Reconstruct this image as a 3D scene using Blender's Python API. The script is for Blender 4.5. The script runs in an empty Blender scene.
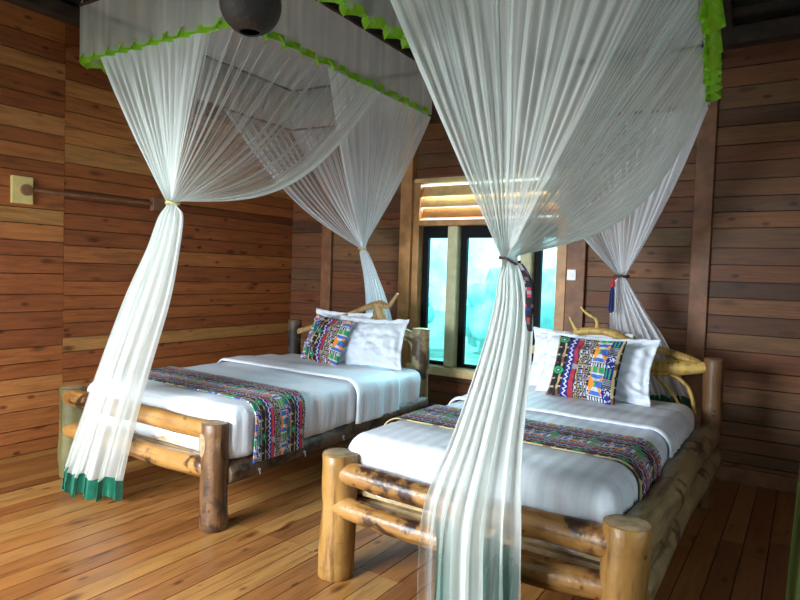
import bpy, bmesh, math, random
from mathutils import Vector, Matrix, noise
R = random.Random(7)
PI = math.pi
COL = bpy.context.scene.collection
scene = bpy.context.scene

# ------------------------------------------------------------------ helpers
def link(o):
    COL.objects.link(o); return o

def tag(o, label=None, cat=None, group=None, kind=None):
    if label: o['label'] = label
    if cat: o['category'] = cat
    if group: o['group'] = group
    if kind: o['kind'] = kind
    return o

def empty(name, loc=(0, 0, 0)):
    o = bpy.data.objects.new(name, None); link(o)
    o.empty_display_size = 0.1
    o.location = loc
    bpy.context.view_layer.update()
    return o

def par(o, p):
    if p is not None:
        o.parent = p
        m = Matrix.Translation(-Vector(p_world(p)))
        o.matrix_parent_inverse = m
    return o

def p_world(p):
    v = Vector(p.location)
    while p.parent:
        p = p.parent
        v = v + Vector((0, 0, 0))
    return v

class MB:
    def __init__(s):
        s.v = []; s.f = []
    def add(s, vs, fs):
        b = len(s.v); s.v += [tuple(v) for v in vs]
        s.f += [tuple(i + b for i in f) for f in fs]
    def box(s, x0, x1, y0, y1, z0, z1):
        vs = [(x, y, z) for x in (x0, x1) for y in (y0, y1) for z in (z0, z1)]
        s.add(vs, [(0, 1, 3, 2), (4, 6, 7, 5), (0, 4, 5, 1), (2, 3, 7, 6), (0, 2, 6, 4), (1, 5, 7, 3)])
    def tube(s, pts, rad, n=12, cap=True, wob=0.0, seed=0.0, flat=1.0):
        pts = [Vector(p) for p in pts]
        if not hasattr(rad, '__len__'): rad = [rad] * len(pts)
        vs = []; fs = []
        ref = None
        for i, p in enumerate(pts):
            t = (pts[min(i + 1, len(pts) - 1)] - pts[max(i - 1, 0)]).normalized()
            if ref is None:
                ref = Vector((0, 0, 1)) if abs(t.z) < .9 else Vector((0, 1, 0))
            a = t.cross(ref).normalized(); b = a.cross(t).normalized(); ref = b
            for k in range(n):
                an = 2 * PI * k / n
                r = rad[i]
                if wob: r *= 1 + wob * noise.noise(p * 5 + Vector((math.cos(an), math.sin(an), seed)) * 1.1)
                vs.append(p + a * (r * math.cos(an)) + b * (r * math.sin(an) * flat))
        for i in range(len(pts) - 1):
            for k in range(n):
                k2 = (k + 1) % n
                fs.append((i * n + k, i * n + k2, (i + 1) * n + k2, (i + 1) * n + k))
        if cap:
            fs.append(tuple(range(n))[::-1]); fs.append(tuple((len(pts) - 1) * n + k for k in range(n)))
        s.add(vs, fs)
    def build(s, name, mat, parent=None, smooth=False, auto=None):
        me = bpy.data.meshes.new(name); me.from_pydata(s.v, [], s.f)
        bm = bmesh.new(); bm.from_mesh(me); bmesh.ops.recalc_face_normals(bm, faces=bm.faces)
        bm.to_mesh(me); bm.free()
        if mat: me.materials.append(mat)
        if smooth:
            for p in me.polygons: p.use_smooth = True
            if auto: me.set_sharp_from_angle(angle=math.radians(auto))
        o = bpy.data.objects.new(name, me); link(o)
        par(o, parent)
        return o

def lerp(a, b, t): return a + (b - a) * t
def sm(t): t = max(0, min(1, t)); return t * t * (3 - 2 * t)
def interp(tab, t):
    if t <= tab[0][0]: return tab[0][1]
    for (a, x), (b, y) in zip(tab, tab[1:]):
        if t <= b: return x + (y - x) * (t - a) / (b - a)
    return tab[-1][1]

def smooth_path(pts, n=8):
    """Catmull-Rom through pts (with optional radius as 4th value)."""
    out = []
    P = [tuple(p) for p in pts]; P = [P[0]] + P + [P[-1]]
    for i in range(1, len(P) - 2):
        for k in range(n):
            t = k / n
            out.append(tuple(0.5 * ((2 * b) + (-a + c) * t + (2 * a - 5 * b + 4 * c - d) * t * t + (-a + 3 * b - 3 * c + d) * t ** 3)
                             for a, b, c, d in zip(P[i - 1], P[i], P[i + 1], P[i + 2])))
    out.append(P[-2]); return out

# ------------------------------------------------------------------ materials
def newmat(name):
    m = bpy.data.materials.new(name); m.use_nodes = True
    nt = m.node_tree; b = nt.nodes['Principled BSDF']
    return m, nt, b
def nd(nt, typ, **kw):
    n = nt.nodes.new(typ)
    for k, v in kw.items():
        if k.startswith('i_'):
            key = k[2:]
            n.inputs[int(key) if key.isdigit() else key.replace('_', ' ')].default_value = v
        else: setattr(n, k, v)
    return n
def ramp(nt, stops, interp='LINEAR'):
    r = nt.nodes.new('ShaderNodeValToRGB'); r.color_ramp.interpolation = interp
    e = r.color_ramp.elements
    while len(e) < len(stops): e.new(0.5)
    for k, (p, c) in zip(e, stops): k.position = p; k.color = (*c, 1) if len(c) == 3 else c
    return r
def mixc(nt, typ, fac, a, b):
    m = nt.nodes.new('ShaderNodeMix'); m.data_type = 'RGBA'; m.blend_type = typ
    for key, v in ((0, fac), (6, a), (7, b)):
        if isinstance(v, (float, int)): m.inputs[key].default_value = v
        elif isinstance(v, tuple): m.inputs[key].default_value = (*v, 1)
        else: nt.links.new(v, m.inputs[key])
    return m.outputs[2]

def plank_mat(name, axis, stops, rough=.5, grain=1.0, spec=.4, knots=.8, bump=.15):
    """Boards whose length runs along world axis 0/1/2; one tone per board."""
    m, nt, b = newmat(name); L = nt.links.new
    g = nd(nt, 'ShaderNodeNewGeometry'); tc = nd(nt, 'ShaderNodeTexCoord')
    rp = ramp(nt, stops); L(g.outputs['Random Per Island'], rp.inputs[0])
    sc = [9, 9, 9]; sc[axis] = 1.0
    # per board offset
    mul = nd(nt, 'ShaderNodeVectorMath', operation='SCALE'); mul.inputs[0].default_value = (31, 17, 23)
    L(g.outputs['Random Per Island'], mul.inputs['Scale'])
    ad = nd(nt, 'ShaderNodeVectorMath', operation='ADD'); L(tc.outputs['Object'], ad.inputs[0]); L(mul.outputs[0], ad.inputs[1])
    mp = nd(nt, 'ShaderNodeMapping'); mp.inputs['Scale'].default_value = sc; L(ad.outputs[0], mp.inputs[0])
    n1 = nd(nt, 'ShaderNodeTexNoise', i_Scale=3.0, i_Detail=6.0, i_Roughness=.65, i_Distortion=.5); L(mp.outputs[0], n1.inputs[0])
    r1 = ramp(nt, [(.32, (.45, .4, .36)), (.5, (.95, .95, .95)), (.72, (1.25, 1.2, 1.12))]); L(n1.outputs[0], r1.inputs[0])
    c = mixc(nt, 'MULTIPLY', grain, rp.outputs[0], r1.outputs[0])
    # fine grain
    sc2 = [60, 60, 60]; sc2[axis] = 2
    mp2 = nd(nt, 'ShaderNodeMapping'); mp2.inputs['Scale'].default_value = sc2; L(ad.outputs[0], mp2.inputs[0])
    n2 = nd(nt, 'ShaderNodeTexNoise', i_Scale=1.5, i_Detail=3.0); L(mp2.outputs[0], n2.inputs[0])
    r2 = ramp(nt, [(.3, (.72, .7, .68)), (.65, (1.05, 1.05, 1.05))]); L(n2.outputs[0], r2.inputs[0])
    c = mixc(nt, 'MULTIPLY', .8, c, r2.outputs[0])
    # knots
    sc3 = [6, 6, 6]; sc3[axis] = 2.2
    mp3 = nd(nt, 'ShaderNodeMapping'); mp3.inputs['Scale'].default_value = sc3; L(ad.outputs[0], mp3.inputs[0])
    v = nd(nt, 'ShaderNodeTexVoronoi', i_Scale=1.0); L(mp3.outputs[0], v.inputs[0])
    n3 = nd(nt, 'ShaderNodeTexNoise', i_Scale=6.0, i_Detail=2.0); L(mp3.outputs[0], n3.inputs[0])
    sb = nd(nt, 'ShaderNodeMath', operation='MULTIPLY_ADD'); L(n3.outputs[0], sb.inputs[0]); sb.inputs[1].default_value = .16; L(v.outputs['Distance'], sb.inputs[2])
    r3 = ramp(nt, [(.13, (.16, .09, .06)), (.2, (.62, .5, .42)), (.27, (1, 1, 1))]); L(sb.outputs[0], r3.inputs[0])
    c = mixc(nt, 'MULTIPLY', knots, c, r3.outputs[0])
    # small dark pin knots
    sc4 = [14, 14, 14]; sc4[axis] = 7
    mp4 = nd(nt, 'ShaderNodeMapping'); mp4.inputs['Scale'].default_value = sc4; L(ad.outputs[0], mp4.inputs[0])
    v4 = nd(nt, 'ShaderNodeTexVoronoi', i_Scale=.55); L(mp4.outputs[0], v4.inputs[0])
    r4 = ramp(nt, [(.07, (.2, .1, .06)), (.15, (1, 1, 1))]); L(v4.outputs['Distance'], r4.inputs[0])
    c = mixc(nt, 'MULTIPLY', .8, c, r4.outputs[0])
    L(c, b.inputs['Base Color'])
    rr = nd(nt, 'ShaderNodeMapRange'); rr.inputs[3].default_value = rough - .1; rr.inputs[4].default_value = rough + .18; L(n1.outputs[0], rr.inputs[0]); L(rr.outputs[0], b.inputs['Roughness'])
    b.inputs['Specular IOR Level'].default_value = spec
    bp = nd(nt, 'ShaderNodeBump', i_Strength=bump, i_Distance=.01); L(n2.outputs[0], bp.inputs['Height']); L(bp.outputs[0], b.inputs['Normal'])
    return m

def log_mat(name, base, hi, bark, amt=.45, rough=.38, streak=(30, 30, 2.2)):
    m, nt, b = newmat(name); L = nt.links.new
    tc = nd(nt, 'ShaderNodeTexCoord')
    n1 = nd(nt, 'ShaderNodeTexNoise', i_Scale=5.0, i_Detail=5.0, i_Roughness=.6, i_Distortion=.6); L(tc.outputs['Object'], n1.inputs[0])
    r1 = ramp(nt, [(.3, base), (.65, hi)]); L(n1.outputs[0], r1.inputs[0])
    n2 = nd(nt, 'ShaderNodeTexNoise', i_Scale=4.5, i_Detail=5.0, i_Roughness=.62, i_Distortion=.3); L(tc.outputs['Object'], n2.inputs[0])
    r2 = ramp(nt, [(amt - .03, (1, 1, 1)), (amt + .035, (0, 0, 0))]); L(n2.outputs[0], r2.inputs[0])
    c = mixc(nt, 'MIX', r2.outputs[0], r1.outputs[0], bark)
    v = nd(nt, 'ShaderNodeTexVoronoi', i_Scale=11.0); L(tc.outputs['Object'], v.inputs[0])
    r3 = ramp(nt, [(.07, (.1, .06, .04)), (.14, (1, 1, 1))]); L(v.outputs['Distance'], r3.inputs[0])
    c = mixc(nt, 'MULTIPLY', .75, c, r3.outputs[0])
    mpz = nd(nt, 'ShaderNodeMapping'); mpz.inputs['Scale'].default_value = streak; L(tc.outputs['Object'], mpz.inputs[0])
    nz_ = nd(nt, 'ShaderNodeTexNoise', i_Scale=1.0, i_Detail=4.0, i_Roughness=.6); L(mpz.outputs[0], nz_.inputs[0])
    rz = ramp(nt, [(.36, (.42, .36, .30)), (.46, (.9, .88, .85)), (.7, (1.12, 1.1, 1.05))]); L(nz_.outputs[0], rz.inputs[0])
    c = mixc(nt, 'MULTIPLY', .85, c, rz.outputs[0])
    L(c, b.inputs['Base Color']); b.inputs['Roughness'].default_value = rough
    n4 = nd(nt, 'ShaderNodeTexNoise', i_Scale=40.0, i_Detail=3.0); L(tc.outputs['Object'], n4.inputs[0])
    bp = nd(nt, 'ShaderNodeBump', i_Strength=.3, i_Distance=.010); L(n4.outputs[0], bp.inputs['Height']); L(bp.outputs[0], b.inputs['Normal'])
    return m

def simple(name, col, rough=.6, var=.12, scale=12.0, metal=0.0, bump=0.0, bscale=60.0, spec=.5, sheen=0.0):
    m, nt, b = newmat(name); L = nt.links.new
    tc = nd(nt, 'ShaderNodeTexCoord')
    n = nd(nt, 'ShaderNodeTexNoise', i_Scale=scale, i_Detail=4.0); L(tc.outputs['Object'], n.inputs[0])
    lo = tuple(c * (1 - var) for c in col); hi = tuple(min(1, c * (1 + var)) for c in col)
    r = ramp(nt, [(.3, lo), (.7, hi)]); L(n.outputs[0], r.inputs[0]); L(r.outputs[0], b.inputs['Base Color'])
    b.inputs['Roughness'].default_value = rough; b.inputs['Metallic'].default_value = metal
    b.inputs['Specular IOR Level'].default_value = spec
    if sheen: b.inputs['Sheen Weight'].default_value = sheen
    if bump:
        n2 = nd(nt, 'ShaderNodeTexNoise', i_Scale=bscale, i_Detail=3.0); L(tc.outputs['Object'], n2.inputs[0])
        bp = nd(nt, 'ShaderNodeBump', i_Strength=bump, i_Distance=.01); L(n2.outputs[0], bp.inputs['Height']); L(bp.outputs[0], b.inputs['Normal'])
    return m

def sheet_mat(name, axis, freq=40.0, col=(.83, .88, .96)):
    m, nt, b = newmat(name); L = nt.links.new
    tc = nd(nt, 'ShaderNodeTexCoord'); sp = nd(nt, 'ShaderNodeSeparateXYZ'); L(tc.outputs['Object'], sp.inputs[0])
    mu = nd(nt, 'ShaderNodeMath', operation='MULTIPLY'); L(sp.outputs[axis], mu.inputs[0]); mu.inputs[1].default_value = freq * 2 * PI
    si = nd(nt, 'ShaderNodeMath', operation='SINE'); L(mu.outputs[0], si.inputs[0])
    r = ramp(nt, [(.35, tuple(c * .92 for c in col)), (.6, col)])
    mr = nd(nt, 'ShaderNodeMapRange'); mr.inputs[1].default_value = -1; mr.inputs[2].default_value = 1; L(si.outputs[0], mr.inputs[0]); L(mr.outputs[0], r.inputs[0])
    L(r.outputs[0], b.inputs['Base Color'])
    rr = nd(nt, 'ShaderNodeMapRange'); rr.inputs[3].default_value = .7; rr.inputs[4].default_value = .42; L(mr.outputs[0], rr.inputs[0]); L(rr.outputs[0], b.inputs['Roughness'])
    n2 = nd(nt, 'ShaderNodeTexNoise', i_Scale=9.0, i_Detail=5.0, i_Roughness=.6); L(tc.outputs['Object'], n2.inputs[0])
    bp = nd(nt, 'ShaderNodeBump', i_Strength=.35, i_Distance=.02); L(n2.outputs[0], bp.inputs['Height']); L(bp.outputs[0], b.inputs['Normal'])
    return m

def net_mat(name, col=(.92, .95, .96), k=1.0):
    m, nt, b = newmat(name); L = nt.links.new; nt.nodes.remove(b)
    out = nt.nodes['Material Output']
    at = nd(nt, 'ShaderNodeAttribute', attribute_name='weave')
    tr = nd(nt, 'ShaderNodeBsdfTransparent'); df = nd(nt, 'ShaderNodeBsdfDiffuse'); tl = nd(nt, 'ShaderNodeBsdfTranslucent')
    df.inputs[0].default_value = (*col, 1); tl.inputs[0].default_value = (*col, 1)
    mx = nd(nt, 'ShaderNodeMixShader'); mx.inputs[0].default_value = .45; L(df.outputs[0], mx.inputs[1]); L(tl.outputs[0], mx.inputs[2])
    ml = nd(nt, 'ShaderNodeMath', operation='MULTIPLY'); L(at.outputs['Fac'], ml.inputs[0]); ml.inputs[1].default_value = -k
    ex = nd(nt, 'ShaderNodeMath', operation='EXPONENT'); L(ml.outputs[0], ex.inputs[0])
    m2 = nd(nt, 'ShaderNodeMixShader'); L(ex.outputs[0], m2.inputs[0]); L(mx.outputs[0], m2.inputs[1]); L(tr.outputs[0], m2.inputs[2])
    L(m2.outputs[0], out.inputs[0])
    return m

def satin(name, col, trans=.25, rough=.32):
    m, nt, b = newmat(name); L = nt.links.new
    tc = nd(nt, 'ShaderNodeTexCoord'); n = nd(nt, 'ShaderNodeTexNoise', i_Scale=25.0, i_Detail=3.0); L(tc.outputs['Object'], n.inputs[0])
    r = ramp(nt, [(.3, tuple(c * .75 for c in col)), (.7, col)]); L(n.outputs[0], r.inputs[0]); L(r.outputs[0], b.inputs['Base Color'])
    b.inputs['Roughness'].default_value = rough; b.inputs['Sheen Weight'].default_value = .3
    tl = nd(nt, 'ShaderNodeBsdfTranslucent'); L(r.outputs[0], tl.inputs[0])
    mx = nd(nt, 'ShaderNodeMixShader'); mx.inputs[0].default_value = trans
    L(b.outputs[0], mx.inputs[1]); L(tl.outputs[0], mx.inputs[2]); L(mx.outputs[0], nt.nodes['Material Output'].inputs[0])
    return m

def print_mat(name):
    m, nt, b = newmat(name); L = nt.links.new
    at = nd(nt, 'ShaderNodeAttribute', attribute_name='dye'); L(at.outputs['Color'], b.inputs['Base Color'])
    b.inputs['Roughness'].default_value = .85
    return m

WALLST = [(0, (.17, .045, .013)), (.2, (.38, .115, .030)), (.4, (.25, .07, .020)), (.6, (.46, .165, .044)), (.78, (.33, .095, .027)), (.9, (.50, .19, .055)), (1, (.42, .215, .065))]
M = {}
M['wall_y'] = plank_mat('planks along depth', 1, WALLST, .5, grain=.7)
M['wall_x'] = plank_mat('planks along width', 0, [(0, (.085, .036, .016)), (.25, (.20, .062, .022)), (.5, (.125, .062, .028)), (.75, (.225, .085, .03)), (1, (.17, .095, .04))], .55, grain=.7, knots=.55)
M['floor'] = plank_mat('floor boards', 1, [(0, (.18, .060, .016)), (.3, (.29, .115, .030)), (.55, (.36, .17, .046)), (.8, (.235, .078, .021)), (1, (.42, .225, .068))], .33, grain=.75, spec=.5, bump=.08)
M['post'] = simple('brown timber', (.21, .085, .036), .55, .35, 9, bump=.3)
M['postlight'] = simple('honey and lit timber', (.48, .23, .08), .45, .25, 9, bump=.25)
M['pale'] = simple('pale planed timber', (.74, .52, .25), .5, .18, 10, bump=.2)
M['bamboo'] = simple('pale olive timber', (.55, .52, .30), .5, .15, 10, bump=.2)
M['roof'] = simple('smoke dark roof boards', (.028, .02, .016), .8, .5, 6, bump=.6)  # very dark brown boards, tone varied by noise
M['rafter'] = simple('dark rafter timber', (.05, .032, .022), .7, .4, 8, bump=.5)
M['dark'] = simple('black painted sash', (.003, .0035, .004), .6, .3, 10, spec=.15)
M['backing'] = simple('dark gap lining', (.05, .022, .01), .9, .2, 8)
M['log'] = log_mat('peeled amber log', (.26, .115, .028), (.39, .20, .058), (.05, .02, .01), .42, .38, (2.2, 30, 30))
M['logpost'] = log_mat('smooth amber post', (.24, .115, .028), (.36, .19, .052), (.10, .05, .02), .30, .42)
M['logold'] = log_mat('weathered mossy log', (.075, .065, .022), (.15, .125, .042), (.07, .05, .02), .40, .6)
M['logbrown'] = log_mat('brown log', (.115, .052, .02), (.19, .093, .036), (.05, .025, .014), .38, .45)
M['logdark'] = log_mat('dark bark log', (.075, .045, .026), (.14, .09, .05), (.02, .012, .008), .46, .55)
M['loggrey'] = log_mat('grey knotty log', (.19, .14, .07), (.32, .24, .12), (.06, .038, .02), .42, .42, (30, 2.2, 30))
M['drift'] = log_mat('yellow driftwood', (.46, .27, .055), (.66, .43, .12), (.22, .11, .03), .33, .4)
M['driftpale'] = log_mat('pale brown driftwood', (.34, .19, .07), (.52, .34, .15), (.18, .09, .04), .36, .5)
M['endgrain'] = simple('grey end grain', (.27, .19, .10), .7, .35, 22, bump=.3)
M['slat'] = simple('rough pale slat', (.42, .29, .14), .7, .3, 12, bump=.4)
M['sheetx'] = sheet_mat('white striped cotton across', 1, 36)
M['sheety'] = sheet_mat('white striped cotton along', 0, 14)
M['pillow'] = simple('white pillow cotton', (.82, .87, .96), .75, .04, 7, bump=.3, bscale=14)
M['net'] = net_mat('sheer white netting', (.93, .95, .99))  # faint blue of the window light put into the netting colour
M['netwarm'] = net_mat('sheer netting with warm light cast', (.91, .94, .91))  # same netting, warm greenish cast of the light put into the colour
M['lime'] = satin('lime satin ribbon', (.38, .80, .02), .45)
M['green'] = satin('emerald satin trim', (.0, .14, .08), .15)
M['olive'] = net_mat('olive green drape', (.12, .17, .05))
M['print'] = print_mat('printed cotton')
M['lamp'] = simple('dark coconut shell', (.016, .008, .005), .7, .4, 20, bump=.4)
M['lampin'] = simple('black lamp inside', (.008, .005, .004), .8, .2)
M['switch'] = simple('off white plastic', (.72, .74, .76), .35, .03)
M['switch2'] = simple('grey rocker plastic', (.55, .57, .6), .3, .03)
M['plate'] = simple('pale mounting block', (.66, .52, .20), .6, .12)
M['conduit'] = simple('brown conduit', (.22, .10, .05), .5, .3)
M['white'] = simple('white cord', (.8, .8, .78), .5, .05)
M['navy'] = simple('navy yarn', (.02, .03, .16), .8, .3, 80)
M['red'] = simple('red yarn', (.5, .03, .05), .8, .3, 80)
M['beads'] = simple('dark bead cord', (.05, .03, .03), .5, .5, 200)
M['steel'] = simple('bright nail head', (.7, .7, .7), .3, .1, 30, metal=.8)
M['hem'] = net_mat('net hem', (.95, .97, .97))

def glass_mat():
    m, nt, b = newmat('cyan film glass'); L = nt.links.new; nt.nodes.remove(b)
    tr = nd(nt, 'ShaderNodeBsdfTransparent'); gl = nd(nt, 'ShaderNodeBsdfGlossy', i_Roughness=.08)
    tc = nd(nt, 'ShaderNodeTexCoord'); n = nd(nt, 'ShaderNodeTexNoise', i_Scale=3.5, i_Detail=4.0, i_Roughness=.6); L(tc.outputs['Object'], n.inputs[0])
    r = ramp(nt, [(.35, (.58, .92, .96)), (.68, (.82, .97, .99))]); L(n.outputs[0], r.inputs[0]); L(r.outputs[0], tr.inputs[0])
    fr = nd(nt, 'ShaderNodeFresnel', i_IOR=1.4)
    mx = nd(nt, 'ShaderNodeMixShader'); L(fr.outputs[0], mx.inputs[0]); L(tr.outputs[0], mx.inputs[1]); L(gl.outputs[0], mx.inputs[2])
    L(mx.outputs[0], nt.nodes['Material Output'].inputs[0]); return m
M['glass'] = glass_mat()

# ------------------------------------------------------------------ room shell
XL, XR, YB, YF = -5.02, 1.35, 5.335, -.55
ZTOP = 3.42
def boards_y(mb, x, side, y0, y1, levels):
    for a, b in zip(levels, levels[1:]):
        if b - a < .01: continue
        d = R.uniform(0, .006)
        if side > 0: mb.box(x - .03, x + d, y0 + .0015, y1 - .0015, a + .0035, b - .0035)
        else: mb.box(x - d, x + .03, y0 + .0015, y1 - .0015, a + .0035, b - .0035)
def boards_x(mb, y, side, x0, x1, levels):
    for a, b in zip(levels, levels[1:]):
        if b - a < .01: continue
        d = R.uniform(0, .006)
        if side < 0: mb.box(x0 + .0015, x1 - .0015, y - d, y + .03, a + .0035, b - .0035)
        else: mb.box(x0 + .0015, x1 - .0015, y - .03, y + d, a + .0035, b - .0035)
def rnd_levels(z0, z1, w=.135):
    l = [z0]
    while l[-1] < z1 - w * 1.3: l.append(l[-1] + w * R.uniform(.86, 1.14))
    l.append(z1); return l

lvR = [0, .11, .25, .39, .527, .634, .769, .887, 1.005, 1.114, 1.227, 1.348, 1.497, 1.638, 1.766, 1.893, 2.01, 2.084, 2.19, 2.298, 2.448, 2.582, 2.707, 2.825, 2.958, 3.098, 3.237, 3.40]
lvL = [0, .098, .196, .344, .475, .597, .711, .832, .974, 1.107, 1.244, 1.404, 1.54, 1.656, 1.787, 1.906, 2.048, 2.183, 2.277, 2.387, 2.497, 2.645, 2.77, 2.933, 3.073, 3.22, 3.40]
lvB = [0, .026, .138, .228, .34, .451, .585, .719, .846, .99, 1.12, 1.257, 1.391, 1.513, 1.643, 1.771, 1.922, 2.044, 2.16, 2.287, 2.42, 2.548, 2.69, 2.823, 2.984, 3.13, 3.30]

def struct(o): o['kind'] = 'structure'; return o
mb = MB(); boards_y(mb, XL, 1, 2.693, 5.38, lvR); boards_y(mb, XL, 1, 0.35, 2.693, lvL); boards_y(mb, XL, 1, -1.4, .35, rnd_levels(0, 3.4))
wl = struct(mb.build('wall_left', M['wall_y']))
mb = MB(); mb.box(XL - .08, XL - .031, -1.4, 5.4, -.05, 3.5); mb.build('backing', M['backing'], wl)

WX0, WX1 = -3.34, -1.80            # window opening in the back wall
mb = MB()
lo = [z for z in lvB if z < .52] + [.52]
hi = [2.44] + [z for z in lvB if z > 2.5]
boards_x(mb, YB, -1, XL, -4.47, lvB); 
lvB2 = [z + (.035 * math.sin(z * 37)) if .05 < z < 3.2 else z for z in lvB]
boards_x(mb, YB, -1, -4.47, -3.42, lvB2)
boards_x(mb, YB, -1, -3.42, WX1 + .04, lo); boards_x(mb, YB, -1, -3.42, WX1 + .04, hi)
boards_x(mb, YB, -1, -1.76, -.71, [z + .01 if z > .05 else z for z in lvB])
boards_x(mb, YB, -1, -.71, XR, lvB)
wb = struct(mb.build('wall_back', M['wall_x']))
mb = MB(); 
mb.box(XL - .08, -3.38, YB + .031, YB + .09, -.05, 3.5); mb.box(WX1 + .04, XR + .08, YB + .031, YB + .09, -.05, 3.5)
mb.box(-3.38, WX1 + .04, YB + .031, YB + .09, -.05, .52); mb.box(-3.38, WX1 + .04, YB + .031, YB + .09, 2.44, 3.5)
mb.build('backing', M['backing'], wb)

# right wall with an open window, front wall with an open doorway (both behind / beside the camera)
RW = (0.4, 1.9, .8, 2.0)   # y0,y1,z0,z1 window in the right wall
mb = MB()
L0 = rnd_levels(0, RW[2]); L1 = rnd_levels(RW[2], RW[3]); L2 = rnd_levels(RW[3], 3.4)
boards_y(mb, XR, -1, -1.4, 5.4, L0); boards_y(mb, XR, -1, -1.4, RW[0], L1); boards_y(mb, XR, -1, RW[1], 5.4, L1); boards_y(mb, XR, -1, -1.4, 5.4, L2)
struct(mb.build('wall_right', M['wall_y']))
DW = (-4.1, -1.9, 0, 2.05)
mb = MB()
L0 = rnd_levels(0, DW[3]); L2 = rnd_levels(DW[3], 3.4)
boards_x(mb, YF, 1, XL, DW[0], L0); boards_x(mb, YF, 1, DW[1], XR, L0); boards_x(mb, YF, 1, XL, XR, L2)
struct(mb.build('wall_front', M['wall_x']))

# floor boards run towards the back wall
mb = MB()
x = XL; i = 0
while x < XR:
    w = .126 * R.uniform(.92, 1.08)
    joints = [-1.35, R.uniform(-.6, .8), 2.49 + (.012 if i % 2 else 0), 5.4] if -3.1 < x < -1.5 else [-1.35, R.uniform(-.5, 2.2), R.uniform(3.2, 4.4), 5.4]
    for a, b in zip(joints, joints[1:]):
        mb.box(x + .0024, x + w - .0024, a + .001, b - .001, -.04, R.uniform(-.0015, 0))
    x += w; i += 1
fl = struct(mb.build('floor', M['floor']))
mb = MB(); mb.box(XL - .1, XR + .1, -1.4, 5.45, -.1, -.045); mb.build('subfloor', M['backing'], fl)

# posts, plates and trim
def trim(n, m, *boxes, bev=.006):
    mb = MB()
    for b_ in boxes: mb.box(*b_)
    o = mb.build('trim_%d' % n, m); struct(o)
    bv = o.modifiers.new('bevel', 'BEVEL'); bv.width = bev; bv.segments = 2
    return o
trim(1, M['post'], (-.783, -.648, YB - .035, YB - .006, 0, 3.3))
trim(2, M['post'], (-4.535, -4.40, YB - .05, YB - .006, 0, 3.3))
trim(3, M['postlight'], (-3.478, -3.345, YB - .09, YB - .006, 0, 3.3))  # lighter than the other posts: light falling on it put into the colour
trim(4, M['post'], (-1.762, -1.60, YB - .05, YB - .006, 0, 2.6))
trim(5, M['rafter'], (XL - .02, XL + .12, -1.3, YB, 3.39, 3.50))
trim(6, M['rafter'], (XL, XR, YB - .12, YB + .02, 3.27, 3.40))
trim(7, M['post'], (-3.342, WX1 + .04, YB - .02, YB - .0061, 2.44, 2.47))
mb = MB(); mb.box(-.65, XR, YB - .03, YB - .0061, 0, .11); struct(mb.build('baseboard_back', M['post']))

# hip roof: dark boards with rafters and purlins
A = [(XL - .3, YF - .3, 3.36), (XR + .3, YF - .3, 3.36), (XR + .3, YB + .3, 3.30), (XL - .3, YB + .3, 3.30)]
rid = [(-2.6, 1.6, 4.9), (-1.1, 1.6, 4.9)]
mb = MB()
def slope(quad, n):
    a, b, c, d = [Vector(q) for q in quad]   # a-b eave, d-c ridge
    nr = (b - a).cross(d - a).normalized()
    if nr.z < 0: nr = -nr
    for i in range(n):
        t0, t1 = i / n, (i + 1) / n - .004
        p = [a.lerp(d, t0), b.lerp(c, t0), b.lerp(c, t1), a.lerp(d, t1)]
        off = nr * (.03 + .012 * (i % 2))
        mb.add(p + [q + off for q in p], [(0, 1, 2, 3), (7, 6, 5, 4), (0, 4, 5, 1), (1, 5, 6, 2), (2, 6, 7, 3), (3, 7, 4, 0)])
slope([A[3], A[0], rid[0], rid[0]], 22)
slope([A[0], A[1], rid[1], rid[0]], 22)
slope([A[1], A[2], rid[1], rid[1]], 22)
slope([A[2], A[3], rid[0], rid[1]], 22)
ce = struct(mb.build('ceiling', M['roof']))
mb = MB(); mb.add([A[0], A[1], A[2], A[3], rid[0], rid[1]], [(0, 1, 5, 4), (1, 2, 5), (2, 3, 4, 5), (3, 0, 4)])
for i, (x_, y_, z_) in enumerate(mb.v): mb.v[i] = (x_, y_, z_ + .06)
mb.build('roof_lining', M['roof'], ce)
def beam(pa, pb, w=.04, h=.09):
    a = Vector(pa); b = Vector(pb); mbb = MB()
    t = (b - a).normalized(); s_ = t.cross(Vector((0, 0, 1))).normalized() * w; u = Vector((0, 0, -h))
    vs = [a - s_, a + s_, a + s_ + u, a - s_ + u, b - s_, b + s_, b + s_ + u, b - s_ + u]
    mbb.add(vs, [(0, 1, 2, 3), (7, 6, 5, 4), (0, 4, 5, 1), (1, 5, 6, 2), (2, 6, 7, 3), (3, 7, 4, 0)])
    return mbb
for k in range(4):                       # hip rafters
    beam(A[k], rid[0] if k in (0, 3) else rid[1]).build('rafter', M['rafter'], ce)
for x_ in (-3.9, -2.8, -1.7, -.6, .4):
    xr_ = min(max(x_, rid[0][0]), rid[1][0]); t = 0
    tz = 1.0 if xr_ == x_ else (x_ - A[3][0]) / (rid[0][0] - A[3][0]) if x_ < rid[0][0] else (A[2][0] - x_) / (A[2][0] - rid[1][0])
    p1 = Vector((x_, A[3][1], 3.30)); p2 = Vector((x_, lerp(A[3][1], 1.6, tz), lerp(3.30, 4.9, tz)))
    beam(p1, p2, .035, .08).build('rafter', M['rafter'], ce)
for y_ in (.4, 2.1, 3.2, 4.3):
    tz = 1 - abs(y_ - 1.6) / ((A[3][1] - 1.6) if y_ > 1.6 else (1.6 - A[0][1]))
    beam((A[0][0], y_, 3.36), (lerp(A[0][0], rid[0][0], tz), y_, lerp(3.36, 4.9, tz)), .035, .08).build('rafter', M['rafter'], ce)
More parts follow.
